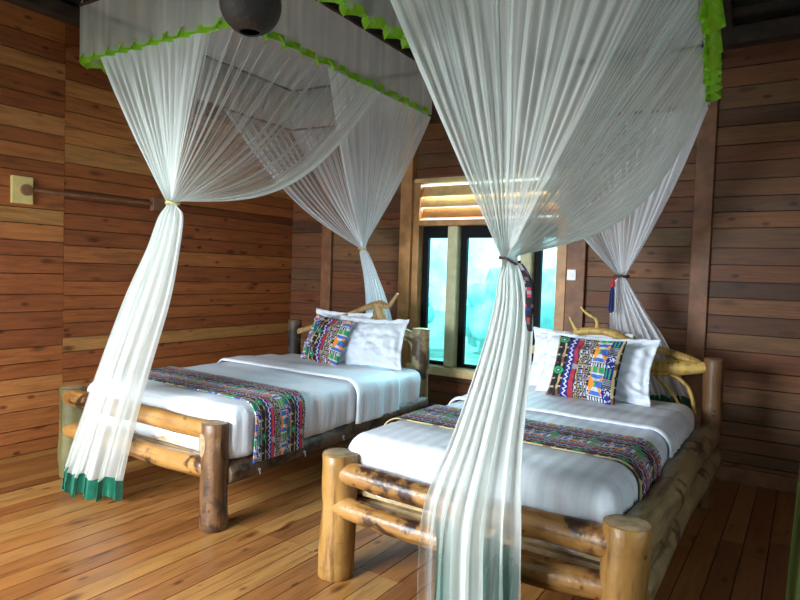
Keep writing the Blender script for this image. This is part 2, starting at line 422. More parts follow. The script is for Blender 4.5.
for t in (.12, .24, .36, .5):            # purlins on the back and left slopes
    a = Vector(A[3]).lerp(Vector(rid[0]), t); b = Vector(A[2]).lerp(Vector(rid[1]), t); beam(a, b, .03, .05).build('purlin', M['rafter'], ce)
    b = Vector(A[0]).lerp(Vector(rid[0]), t); beam(a, b, .03, .05).build('purlin', M['rafter'], ce)

# ------------------------------------------------------------------ window
win = struct(empty('window_1', ((WX0 + WX1) / 2, YB, .52)))
def wbox(name, mat, *boxes, parent=win, bev=.004):
    mb = MB()
    for b_ in boxes: mb.box(*b_)
    o = mb.build(name, mat, parent)
    if bev:
        bv = o.modifiers.new('bevel', 'BEVEL'); bv.width = bev; bv.segments = 2
    return o
y0, y1 = YB - .055, YB + .09
wbox('frame', M['postlight'], (WX0, WX0 + .07, y0, y1, .60, 2.40), (WX1 - .05, WX1 + .038, y0, y1, .60, 2.40))
wbox('head_rail', M['pale'], (WX0, WX1 + .038, y0 - .004, y1, 2.40, 2.44))
wbox('transom', M['postlight'], (WX0 + .07, WX1 - .05, y0 - .004, y1, 1.975, 2.03))
wbox('sill', M['pale'], (WX0, WX1 + .038, y0 - .05, y1, .52, .60))
for x_ in (-2.953, -2.20):
    wbox('mullion', M['bamboo'], (x_, x_ + .115, y0 + .01, y1, .60, 1.975), bev=.02)
lights = [(WX0 + .07, -2.953), (-2.838, -2.20), (-2.085, WX1 - .05)]
for (a, b) in lights:
    s_ = MB(); t = .065
    ya, yb = YB + .035, YB + .075
    s_.box(a, a + t, ya, yb, .60, 1.975); s_.box(b - .022, b, ya, yb, .60, 1.975)
    s_.box(a + t, b - .022, ya, yb, .60, .635); s_.box(a + t, b - .022, ya, yb, 1.86, 1.975)
    so = s_.build('sash', M['dark'], win)
    g = MB(); g.box(a + t, b - .022, YB + .052, YB + .057, .635, 1.86); g.build('pane', M['glass'], so)
    so.children[0].matrix_parent_inverse = Matrix.Translation(-Vector(win.location)) @ Matrix.Translation(Vector(win.location)) if False else Matrix()
    so.children[0].parent = so
# slatted vent above the lights
for k, (z_, ang) in enumerate(((2.075, 26), (2.185, 26), (2.29, 26))):
    mbv = MB(); w = .056
    c, s = math.cos(math.radians(ang)), math.sin(math.radians(ang))
    for dx0, dx1 in ((WX0 + .07, WX1 - .05),):
        p = []
        for (u, v) in ((-w, -.008), (w, -.008), (w, .008), (-w, .008)):
            p.append((u * s - v * c * 0 + .0, u, v))
        vs = []
        for x_ in (dx0, dx1):
            for (u, v) in ((-w, -.008), (w, -.008), (w, .008), (-w, .008)):
                yy = YB + .02 + u * s + v * c; zz = z_ + .03 + u * c - v * s
                vs.append((x_, yy, zz))
        mbv.add(vs, [(0, 1, 2, 3), (7, 6, 5, 4), (0, 4, 5, 1), (1, 5, 6, 2), (2, 6, 7, 3), (3, 7, 4, 0)])
    mbv.build('louvre', M['pale'] if k else M['postlight'], win)  # upper slats paler: outside light on them put into the colour

# doorway and side window frames
do = struct(empty('door_1', (-3.05, YF, 0)))
wbox('door_frame', M['post'], (DW[0] - .08, DW[0], YF - .06, YF + .02, 0, 2.13), (DW[1], DW[1] + .08, YF - .06, YF + .02, 0, 2.13), (DW[0], DW[1], YF - .06, YF + .02, 2.05, 2.13), parent=do)
w2 = struct(empty('window_2', (XR, 1.15, .8)))
wbox('frame', M['post'], (XR - .02, XR + .06, RW[0] - .07, RW[0], RW[2] - .07, RW[3] + .07), (XR - .02, XR + .06, RW[1], RW[1] + .07, RW[2] - .07, RW[3] + .07),
     (XR - .02, XR + .06, RW[0], RW[1], RW[3], RW[3] + .07), (XR - .02, XR + .06, RW[0], RW[1], RW[2] - .07, RW[2]), parent=w2)

# ------------------------------------------------------------------ beds
def log(name, a, b, r, mat, parent, bow=.012, n=16, seed=0.0, r2=None, capmat=None):
    a = Vector(a); b = Vector(b); pts = []; rad = []
    N = max(6, int((b - a).length / .06))
    for i in range(N + 1):
        t = i / N; p = a.lerp(b, t)
        q = Vector((noise.noise(Vector((t * 2.2, seed, 1))), noise.noise(Vector((t * 2.2, seed, 5))), noise.noise(Vector((t * 2.2, seed, 9))))) * bow * math.sin(PI * t) * 2
        pts.append(p + q)
        rr = lerp(r, r2 or r, t) * (1 + .07 * noise.noise(Vector((t * 6, seed * 3.1, 2))))
        rad.append(rr)
    # slightly rounded ends
    d = (b - a).normalized()
    pts = [pts[0]] + [pts[0] + d * .006] + pts[1:-1] + [pts[-1] - d * .006, pts[-1]]
    rad = [rad[0] * .93, rad[0]] + rad[1:-1] + [rad[-1], rad[-1] * .93]
    mb = MB(); mb.tube(pts, rad, n, True, .07, seed)
    o = mb.build(name, mat, parent, True, 50)
    if capmat:
        o.data.materials.append(capmat)
        for p in o.data.polygons:
            if len(p.vertices) > 4: p.material_index = 1
    return o

def branch(name, pts, parent, mat=None, seed=0.0, n=10):
    P = smooth_path(pts, 6)
    mb = MB(); mb.tube([p[:3] for p in P], [p[3] for p in P], n, True, .25, seed)
    return mb.build(name, mat or M['drift'], parent, True, 60)

# -- right bed
xr, xl, yf, yh = -.513, -1.884, 2.37, 4.6
bedR = tag(empty('log_bed', ((xr + xl) / 2, yf, 0)), 'rustic log bed nearest the camera, with amber peeled posts and thick side logs', 'bed', 'log beds')
log('leg', (xl, yf, 0), (xl + .005, yf, .612), .088, M['logpost'], bedR, .006, 24, 1.3, capmat=M['endgrain'])
log('leg', (xr, yf, 0), (xr, yf, .605), .086, M['logpost'], bedR, .006, 24, 2.3, capmat=M['endgrain'])
log('leg', (xl, yh, 0), (xl, yh, 1.0), .062, M['logbrown'], bedR, .006, 18, 3.3, capmat=M['endgrain'])
log('leg', (xr, yh, 0), (xr + .012, yh, 1.0), .062, M['logbrown'], bedR, .006, 18, 4.3, capmat=M['endgrain'])
log('foot_rail', (xl + .02, yf - .015, .525), (xr - .02, yf - .01, .515), .058, M['log'], bedR, .02, 18, 5.3)
log('foot_rail', (xl + .02, yf - .03, .365), (xr - .02, yf - .01, .345), .052, M['log'], bedR, .025, 18, 6.6)
log('side_rail', (xr + .0, yf, .50), (xr + .005, yh, .50), .075, M['loggrey'], bedR, .02, 18, 7.3)
log('side_rail', (xr + .03, yf, .35), (xr + .03, yh, .36), .066, M['loggrey'], bedR, .02, 18, 8.3)
log('side_rail', (xl - .01, yf, .34), (xl - .01, yh, .36), .06, M['logdark'], bedR, .02, 16, 9.3)
log('head_rail', (xl, yh, .42), (xr, yh, .42), .05, M['logbrown'], bedR, .02, 14, 10.3)
def slats(bed, x0, x1):
    for k in range(9):
        y = 2.47 + k * .25
        mb = MB(); mb.box(x0, x1, y, y + .09, .345 + R.uniform(-.003, .003), .368)
        mb.build('slat', M['slat'], bed)
    mb = MB(); mb.box(x0, x1, 2.435, 2.46, .40, .43); mb.build('ledger', M['slat'], bed)
slats(bedR, xl + .05, xr - .02)
# driftwood headboard
branch('headboard_branch', [(-1.80, 4.6, .93, .03), (-1.5, 4.57, 1.02, .035), (-1.40, 4.57, 1.105, .03), (-1.2, 4.56, 1.12, .028), (-1.02, 4.58, 1.06, .03), (-.86, 4.6, 1.025, .026), (-.70, 4.6, .99, .026), (-.52, 4.6, .93, .018)], bedR, seed=1)
branch('headboard_branch', [(-1.88, 4.6, .80, .03), (-1.4, 4.6, .84, .032), (-1.05, 4.59, .885, .030), (-.90, 4.58, .905, .042), (-.75, 4.57, .915, .052), (-.62, 4.58, .925, .042), (-.50, 4.6, .94, .03)], bedR, seed=2)
branch('headboard_branch', [(-1.48, 4.56, 1.215, .007), (-1.455, 4.56, 1.17, .011), (-1.43, 4.56, 1.13, .015), (-1.40, 4.57, 1.10, .02)], bedR, seed=3, n=8)
branch('headboard_branch', [(-1.40, 4.56, 1.295, .007), (-1.355, 4.56, 1.25, .010), (-1.29, 4.56, 1.215, .012), (-1.27, 4.56, 1.17, .014), (-1.285, 4.57, 1.12, .018)], bedR, seed=4, n=8)
branch('headboard_branch', [(-1.0, 4.55, .79, .012), (-.90, 4.55, .845, .013), (-.80, 4.55, .868, .013), (-.72, 4.55, .853, .013), (-.65, 4.55, .80, .013), (-.615, 4.55, .72, .013), (-.60, 4.56, .62, .013)], bedR, seed=5, n=8)
branch('headboard_branch', [(-.86, 4.55, .858, .012), (-.80, 4.55, .80, .012), (-.735, 4.55, .73, .012), (-.68, 4.56, .64, .012)], bedR, seed=6, n=8)

# -- left bed
xr2, xl2 = -2.789, -4.27
bedL = tag(empty('log_bed', ((xr2 + xl2) / 2, yf, 0)), 'rustic log bed beside the left plank wall, with brown octagonal right foot post', 'bed', 'log beds')
log('leg', (xl2, yf, 0), (xl2 - .01, yf, .625), .085, M['logold'], bedL, .008, 18, 11.3, capmat=M['endgrain'])
o = log('leg', (xr2, yf, 0), (xr2, yf, .615), .080, M['logbrown'], bedL, .003, 9, 12.3, capmat=M['endgrain'])
mb = MB()
kc = Vector((xr2 - .02, yf - .079, .50)); ring = []
for k in range(14):
    an = 2 * PI * k / 14; ring.append(kc + Vector((.030 * math.cos(an), .003 * abs(math.cos(an)), .062 * math.sin(an) - (.012 if math.sin(an) < -.9 else 0))))
ring2 = [kc + (p - kc) * .5 + Vector((0, -.008, 0)) for p in ring]
mb.add(ring + ring2 + [kc + Vector((0, .02, 0))], [tuple([i, (i + 1) % 14, 14 + (i + 1) % 14, 14 + i]) for i in range(14)] + [tuple(range(14, 28))] + [(i, 28, (i + 1) % 14) for i in range(14)])
kn = mb.build('knot', M['endgrain'], o)
kn.matrix_parent_inverse = Matrix()
log('leg', (xl2, yh, 0), (xl2, yh, 1.0), .066, M['logdark'], bedL, .006, 16, 13.3, capmat=M['endgrain'])
log('leg', (xr2 + .0, yh, 0), (xr2, yh, 1.025), .078, M['loggrey'], bedL, .006, 18, 14.3, capmat=M['pale'])
log('foot_rail', (xl2 + .01, yf - .03, .565), (xr2 - .03, yf - .005, .565), .060, M['log'], bedL, .02, 18, 15.3, r2=.055)
log('foot_rail', (xl2 + .01, yf - .03, .335), (xr2 - .03, yf - .005, .345), .056, M['log'], bedL, .008, 18, 16.3, r2=.062)
log('side_rail', (xr2 + .035, yf + .04, .315), (xr2 + .035, yh, .385), .066, M['logdark'], bedL, .02, 16, 17.3)
log('side_rail', (xl2, yf, .35), (xl2, yh, .37), .06, M['logdark'], bedL, .02, 16, 18.3)
log('head_rail', (xl2, yh, .42), (xr2, yh, .42), .05, M['logbrown'], bedL, .02, 14, 19.3)
slats(bedL, xl2 + .05, xr2 - .02)
for (y_, z_) in ((2.62, .30), (3.02, .315), (3.42, .335)):
    mb = MB(); mb.tube([(xr2 + .09, y_, z_), (xr2 + .108, y_, z_ + .004)], .008, 8); mb.tube([(xr2 + .104, y_, z_), (xr2 + .108, y_ + .004, z_ - .028)], .004, 6)
    mb.build('bent_nail', M['steel'], bedL, True, 40)
branch('headboard_branch', [(-4.25, 4.6, .88, .03), (-3.9, 4.58, .98, .03), (-3.595, 4.56, 1.09, .018), (-3.42, 4.56, 1.15, .022), (-3.28, 4.56, 1.20, .030), (-3.20, 4.56, 1.215, .034), (-3.12, 4.56, 1.20, .024), (-3.07, 4.56, 1.25, .018), (-3.02, 4.56, 1.32, .011)], bedL, M['driftpale'], seed=11)
branch('headboard_branch', [(-3.24, 4.56, 1.21, .04), (-3.20, 4.56, 1.12, .045), (-3.17, 4.57, 1.03, .05), (-3.18, 4.59, .92, .055), (-3.2, 4.6, .78, .06)], bedL, M['driftpale'], seed=12, n=12)
branch('headboard_branch', [(-3.50, 4.58, .80, .03), (-3.38, 4.57, .92, .03), (-3.30, 4.57, 1.05, .035), (-3.22, 4.56, 1.17, .03)], bedL, M['driftpale'], seed=15, n=10)
branch('headboard_branch', [(-3.3, 4.6, .98, .03), (-3.0, 4.58, .985, .036), (-2.90, 4.58, .965, .034), (-2.80, 4.6, .93, .03)], bedL, M['driftpale'], seed=13)
branch('headboard_branch', [(-3.02, 4.56, .93, .014), (-2.93, 4.56, .925, .015), (-2.865, 4.56, .89, .016), (-2.845, 4.56, .82, .016), (-2.842, 4.57, .70, .017)], bedL, M['driftpale'], seed=14, n=9)

# ------------------------------------------------------------------ bedding
def rbox_point(p, h, r):
    q = [max(-(hh - rr), min(hh - rr, x_)) for x_, hh, rr in zip(p, h, r)]
    d = Vector([(x_ - y_) / rr for x_, y_, rr in zip(p, q, r)])
    if d.length > 1e-6:
        # map cube shell on rounded shell
        mx = max(abs(c) for c in d); d = d.normalized() if d.length > 1 else d
        if mx > .999 or True:
            pass
    return Vector([y_ + c * rr for y_, c, rr in zip(q, d, r)])

def wrinkle(P, side, amp):
    # drapery creases run down the sides and fan faintly over the edges
    a = 1.2 - 3.2 * abs(noise.noise(Vector((P.x * 11, P.y * 11, P.z * 1.6)))) + .5 * noise.noise(Vector((P.x * 26, P.y * 26, P.z * 3)))
    b = noise.noise(Vector((P.x * 5, P.y * 5, P.z * 3.0)) + Vector((4, 2, 1)))
    return amp * (side * (a * .9) + .6 * b)

def mattress(bed_label, x0, x1, y0, y1, z0, z1, mat, rx=.09, seed=0, lift=None):
    cx, cy, cz = (x0 + x1) / 2, (y0 + y1) / 2, (z0 + z1) / 2
    h = ((x1 - x0) / 2, (y1 - y0) / 2, (z1 - z0) / 2); r = (rx, rx, min(rx, h[2] * .95))
    nx, ny, nz = 60, 100, 18
    bm = bmesh.new(); cache = {}
    def V(i, j, k):
        key = (i, j, k)
        if key in cache: return cache[key]
        def co(i, n, hh):
            return -hh + 2 * hh * i / n
        p = Vector((co(i, nx, h[0]), co(j, ny, h[1]), co(k, nz, h[2])))
        q = rbox_point(p, h, r)
        nrm = (q - Vector([max(-(hh - rr), min(hh - rr, c)) for c, hh, rr in zip(q, h, r)]))
        nrm = nrm.normalized() if nrm.length > 1e-6 else Vector((0, 0, 1))
        W = q + Vector((cx, cy, cz))
        side = 1 - abs(nrm.z)
        d = wrinkle(W + Vector((seed, 0, 0)), side, .011)
        W = W + nrm * d
        if lift: W.z += lift(W.x, W.y) * max(0, (q.z + h[2]) / (2 * h[2]))
        if q.z < -h[2] * .55 and side > .3:      # uneven hem along the bottom
            W.z += .018 * noise.noise(Vector((W.x * 6, W.y * 6, seed)))
        cache[key] = bm.verts.new(W); return cache[key]
    for k in (0, nz):
        for i in range(nx):
            for j in range(ny): bm.faces.new((V(i, j, k), V(i + 1, j, k), V(i + 1, j + 1, k), V(i, j + 1, k)))
    for j in (0, ny):
        for i in range(nx):
            for k in range(nz): bm.faces.new((V(i, j, k), V(i + 1, j, k), V(i + 1, j, k + 1), V(i, j, k + 1)))
    for i in (0, nx):
        for j in range(ny):
            for k in range(nz): bm.faces.new((V(i, j, k), V(i, j + 1, k), V(i, j + 1, k + 1), V(i, j, k + 1)))
    bmesh.ops.recalc_face_normals(bm, faces=bm.faces)
    me = bpy.data.meshes.new('mattress'); bm.to_mesh(me); bm.free()
    for p in me.polygons: p.use_smooth = True
    me.materials.append(mat)
    o = bpy.data.objects.new('mattress', me); link(o)
    tag(o, bed_label, 'mattress', 'white mattresses'); return o

MR = dict(x0=xl + .0 - .02, x1=xr - .07, y0=2.425, y1=4.53, z0=.375, z1=.695)
ML = dict(x0=xl2 + .04, x1=xr2 + .085, y0=2.42, y1=4.53, z0=.365, z1=.69)
mattress('white sheeted mattress on the log bed nearest the camera', mat=M['sheety'], seed=0, **MR)
mattress('white sheeted mattress on the log bed by the left wall', mat=M['sheetx'], seed=9, **ML)

def perim(B, s, off, dropL, dropR, rx=.09):
    """Point on the cross-section over the mattress; s runs 0..1 from the left hem over the top to the right hem."""
    x0, x1, z1 = B['x0'], B['x1'], B['z1']
    arc = PI / 2 * rx
    segs = [dropL, arc, (x1 - x0) - 2 * rx, arc, dropR]; tot = sum(segs); d = s * tot
    if d < segs[0]: return (x0, z1 - rx - (segs[0] - d)), (-1, 0), tot
    d -= segs[0]
    if d < segs[1]:
        a = d / rx; return (x0 + rx - rx * math.cos(a), z1 - rx + rx * math.sin(a)), (-math.cos(a), math.sin(a)), tot
    d -= segs[1]
    if d < segs[2]: return (x0 + rx + d, z1), (0, 1), tot
    d -= segs[2]
    if d < segs[3]:
        a = d / rx; return (x1 - rx + rx * math.sin(a), z1 - rx + rx * math.cos(a)), (math.sin(a), math.cos(a)), tot
    d -= segs[3]
    return (x1, z1 - rx - d), (1, 0), tot

def hsh(a, b, c=0):
    return (math.sin(a * 127.1 + b * 311.7 + c * 74.7) * 43758.5453) % 1.0
C_BLK = (.012, .011, .018); C_TAN = (.50, .38, .19); C_NAVY = (.015, .02, .20); C_RED = (.45, .03, .06); C_ORG = (.90, .30, .03)
C_WHT = (.62, .64, .68); C_GRN = (.02, .34, .12); C_BLU = (.06, .16, .55); C_GRY = (.27, .28, .34); C_BRN = (.18, .09, .05); C_PNK = (.42, .22, .22)
def pattern(a, b):
    """a, b in metres; repeats every .25 x .2"""
    ti, tj = math.floor(a / .25), math.floor(b / .20)
    u = (a / .25) % 1; v = (b / .20) % 1
    if u < .24:                                   # key-fret on black with a green ring
        du, dv = (u - .13) * .25, (v - .78) * .20
        rr = math.hypot(du, dv)
        if rr < .006: return C_WHT
        if rr < .011: return C_BLK
        if rr < .022: return C_GRN
        if rr < .026: return C_BLK
        g = (u * 25) % 4; k = (v * 20) % 5
        if g < .9 or (k < .9 and g < 2.6): return C_TAN if hsh(int(v * 5), 2) > .3 else C_BRN
        return C_BLK
    if u < .36:                                   # white zigzag on navy
        z = abs(((v * 7) % 1) - .5) * 2
        t = (u - .24) / .12
        if abs(t - .3 - .4 * z) < .12: return C_WHT
        return C_NAVY
    if u < .45:
        if v > .86: return C_GRY
        return C_RED if (u < .43) else C_BLK
    if u < .66:                                   # small strokes
        cu, cv = int((u - .45) / .03), int(v / .075)
        lu, lv = ((u - .45) / .03) % 1, (v / .075) % 1
        h = hsh(cu, cv)
        if h < .33: return C_TAN if lu < .42 else (C_BLK if lv > .25 else C_TAN)
        if h < .55: return C_GRY if lv < .5 else C_BLK
        if h < .72: return C_BLU if lu < .5 else C_WHT
        if h < .86: return C_BLK if abs(lu - lv) < .4 else C_TAN
        return C_PNK if lv < .5 else C_BRN
    if u < .88:
        if v > .82: return C_GRN if (u * 20) % 2 < 1.4 else C_TAN
        if v < .12: return C_BLK if (u * 50) % 2 < 1 else C_WHT
        x = (u - .77) / .11; y = (v - .47) / .35
        if max(abs(x), abs(y)) > .86: return C_WHT if hsh(int(v * 30), 7) > .5 else C_BLK
        if abs(x) > abs(y) + .0: return C_ORG if x < 0 or abs(y) > .3 else C_BLU
        if abs(y) > .55: return C_BLU
        return C_WHT if abs(y) > .25 else C_GRN
    if v < .4: return C_NAVY if hsh(int(u * 60), int(v * 30)) > .25 else C_WHT
    if v < .7: return C_GRY if (v * 40) % 2 < 1 else C_BLK
    return C_GRN if (u * 40) % 2 < 1 else C_NAVY

def strip(name, B, ya, yb, off, dropL, dropR, mat, pat=False, skew=0.0, ns=300, ny=80, thick=.006, hemwave=.0, rx=.09, bulge=0.0, ridge=False, poff=(0, 0)):
    vs = []; fs = []; uv = []
    for i in range(ns + 1):
        s = i / ns
        (x_, z_), (nx_, nz_), tot = perim(B, s, off, dropL, dropR, rx)
        for j in range(ny + 1):
            t = j / ny
            y_ = lerp(ya, yb, t) + skew * (s - .5)
            if ridge and t < .1: y_ += .012 * noise.noise(Vector((s * 9, 3, 0)))
            side = 1 - abs(nz_)
            o_ = off + wrinkle(Vector((x_, y_, z_)), side, .006) + bulge * math.sin(PI * min(1, t * 1.6)) ** .7
            if ridge: o_ += .010 * math.exp(-((t - .05) / .04) ** 2)
            vs.append((x_ + nx_ * o_, y_, z_ + nz_ * o_)); uv.append((y_ - ya, s * tot))
    for i in range(ns):
        for j in range(ny):
            a = i * (ny + 1) + j; fs.append((a, a + 1, a + ny + 2, a + ny + 1))
    me = bpy.data.meshes.new(name); me.from_pydata(vs, [], fs)
    for p in me.polygons: p.use_smooth = True
    me.materials.append(mat)
    if pat:
        at = me.color_attributes.new('dye', 'FLOAT_COLOR', 'CORNER')
        data = []
        for f in fs:
            uu = sum(uv[k][0] for k in f) / 4 + poff[0]; vv = sum(uv[k][1] for k in f) / 4 + poff[1]
            c = pattern(uu, vv)
            data += [*c, 1.0] * 4
        at.data.foreach_set('color', data)
    o = bpy.data.objects.new(name, me); link(o)
    sd = o.modifiers.new('thickness', 'SOLIDIFY'); sd.thickness = thick; sd.offset = 0
    return o

tag(strip('duvet', MR, 3.50, 4.12, .014, .20, .03, M['sheety'], ridge=True, bulge=.008, skew=-.03, ns=120, ny=40), 'folded-back band of white striped sheet below the pillows on the bed nearest the camera', 'bed sheet', 'folded white sheets')
tag(strip('duvet', ML, 3.58, 4.15, .016, .24, .20, M['sheetx'], ridge=True, bulge=.018, skew=-.05, ns=120, ny=40), 'folded-back band of white striped sheet below the pillows on the bed by the left wall', 'bed sheet', 'folded white sheets')
for o in [o for o in bpy.data.objects if o.name.startswith('duvet')]: o.name = 'folded_sheet'
tag(strip('bed_runner', MR, 2.79, 3.24, .018, .20, .20, M['print'], True, .0, 420, 110, poff=(0, .05)), 'colourful geometric printed runner across the foot of the bed nearest the camera', 'bed runner', 'printed bed runners')
tag(strip('bed_runner', ML, 2.62, 3.05, .018, .20, .25, M['print'], True, -.10, 420, 110, poff=(.0, .02)), 'colourful geometric printed runner across the bed by the left wall', 'bed runner', 'printed bed runners')

def pillow(name, W, H, T, mat, flange=.0, pat=False, n=64, seed=0.0, crease=.018, pinch=.10, poff=(0, 0)):
    vs = []; fs = []; uv = []
    idx = {}
    for side in (1, -1):
        for i in range(n + 1):
            for j in range(n + 1):
                u = 2 * i / n - 1; v = 2 * j / n - 1
                if side < 0 and (i in (0, n) or j in (0, n)):
                    idx[(side, i, j)] = idx[(1, i, j)]; continue
                # outline with drawn-in edges and pointed corners
                px = u * (1 - pinch * (1 - v * v)); py = v * (1 - pinch * (1 - u * u))
                fu = flange / (W / 2); fv = flange / (H / 2)
                cu = min(1, abs(u) / (1 - fu)) if flange else abs(u); cv = min(1, abs(v) / (1 - fv)) if flange else abs(v)
                th = T / 2 * (max(0, 1 - cu ** 2.6) ** .55) * (max(0, 1 - cv ** 2.6) ** .55)
                cr = crease * noise.noise(Vector((u * 3 + seed, v * 3, side))) + crease * .6 * noise.noise(Vector((u * 8 + seed, v * 5, side * 3)))
                e = min(1, (1 - max(abs(u), abs(v))) * 6)
                y_ = side * (th + .003) + cr * (.25 + e) + (.024 * noise.noise(Vector((u * 5, v * 5, seed + 5))) if flange else 0)
                idx[(side, i, j)] = len(vs); vs.append((px * W / 2, -y_, py * H / 2)); uv.append((u * W / 2, v * H / 2))
    cols = []
    for side in (1, -1):
        for i in range(n):
            for j in range(n):
                f = (idx[(side, i, j)], idx[(side, i + 1, j)], idx[(side, i + 1, j + 1)], idx[(side, i, j + 1)])
                fs.append(f if side > 0 else f[::-1])
                if pat:
                    uu = ((i + .5) / n * W) * .56 + poff[0]; vv = ((j + .5) / n * H) * .88 + poff[1]; cols += [*pattern(uu, vv), 1.0] * 4
    me = bpy.data.meshes.new(name); me.from_pydata(vs, [], fs)
    for p in me.polygons: p.use_smooth = True
    me.materials.append(mat)
    if pat:
        at = me.color_attributes.new('dye', 'FLOAT_COLOR', 'CORNER'); at.data.foreach_set('color', cols)
    o = bpy.data.objects.new(name, me); link(o); return o

def place(o, loc, rx, rz, ry=0):
    o.matrix_world = Matrix.Translation(loc) @ Matrix.Rotation(math.radians(rz), 4, 'Z') @ Matrix.Rotation(math.radians(rx), 4, 'X') @ Matrix.Rotation(math.radians(ry), 4, 'Y')
    return o

# right bed pillows
place(tag(pillow('pillow', .74, .46, .15, M['pillow'], .035, seed=3), 'white pillow at the back left of the nearest bed, behind the wider pillow', 'pillow', 'white pillows'), (-1.38, 4.50, .905), -20, 4)
place(tag(pillow('pillow', .80, .47, .17, M['pillow'], .04, seed=1), 'wide white flanged pillow propped behind the printed cushion on the bed nearest the camera', 'pillow', 'white pillows'), (-1.19, 4.27, .905), -24, -2)
place(tag(pillow('cushion', .47, .44, .13, M['print'], 0, True, 120, seed=2, pinch=.07, poff=(0, 0)), 'square cushion in black, orange and blue print on the bed nearest the camera', 'cushion', 'printed cushions'), (-1.205, 4.10, .905), -24, -6)
# left bed pillows
place(tag(pillow('pillow', .72, .46, .14, M['pillow'], .035, seed=5), 'crumpled white pillow mostly hidden behind the printed cushion on the left bed', 'pillow', 'white pillows'), (-3.62, 4.49, .915), -16, -4)
place(tag(pillow('pillow', .66, .46, .15, M['pillow'], .04, seed=6), 'white pillow leaning to the right of the printed cushion on the left bed', 'pillow', 'white pillows'), (-3.14, 4.33, .895), -22, 14)
place(tag(pillow('cushion', .52, .44, .13, M['print'], 0, True, 120, seed=7, pinch=.07, poff=(.17, .1)), 'square cushion in black, orange and pink print leaning on the left bed', 'cushion', 'printed cushions'), (-3.50, 4.17, .89), -22, -12, 3)

# ------------------------------------------------------------------ mosquito nets
def resample(pts, n):
    P = [Vector(p) for p in pts]; L = [0]
    for a, b in zip(P, P[1:]): L.append(L[-1] + (b - a).length)
    out = []; k = 0
    for i in range(n + 1):
        d = L[-1] * i / n
        while k < len(P) - 2 and L[k + 1] < d: k += 1
        t = (d - L[k]) / max(1e-9, L[k + 1] - L[k]); out.append(P[k].lerp(P[k + 1], min(1, t)))
    return out, L[-1]

def grid_mesh(name, rows, mat, parent, w0=None, mult=None, cap=14.0, base=1.0, vf=None, tj=9999):
    """rows[u][v] points; stores how densely the netting is bunched as the float attribute 'weave'."""
    nu = len(rows); nv = len(rows[0]); vs = [p for r in rows for p in r]; fs = []
    for i in range(nu - 1):
        for j in range(nv - 1):
            a = i * nv + j; fs.append((a, a + 1, a + nv + 1, a + nv))
    me = bpy.data.meshes.new(name); me.from_pydata([tuple(v) for v in vs], [], fs)
    for p in me.polygons: p.use_smooth = True
    me.materials.append(mat)
    at = me.attributes.new('weave', 'FLOAT', 'POINT'); val = []
    for i in range(nu):
        for j in range(nv):
            a = rows[max(0, i - 1)][j]; b = rows[min(nu - 1, i + 1)][j]
            t = (rows[i][min(nv - 1, j + 1)] - rows[i][max(0, j - 1)])
            if t.length > 1e-9: t.normalize()
            d = b - a; d = (d - t * d.dot(t)).length / (min(nu - 1, i + 1) - max(0, i - 1))
            w = w0 / max(d, 1e-5) if w0 else 1.0
            m = mult[i] if mult else 1.0
            if j > tj: w = min(w, 4.5); m = .85 + .15 * m
            val.append(base * min(cap, max(w, .7)) * m * (vf(i / (nu - 1), j) if vf else 1))
    at.data.foreach_set('value', val)
    o = bpy.data.objects.new(name, me); link(o); par(o, parent); return o

def density_profile(n, seed, lo=.85, hi=1.0):
    r = random.Random(seed); out = []
    for i in range(n + 1):
        t = i / n
        a = noise.noise(Vector((t * 17, seed, 0))); b = noise.noise(Vector((t * 60, seed, 4))); c = noise.noise(Vector((t * 170, seed, 8)))
        x = .5 + .5 * (a * .9 + b * .8 + c * .45)
        out.append(lo + hi * max(0, x) ** 3)
    return out

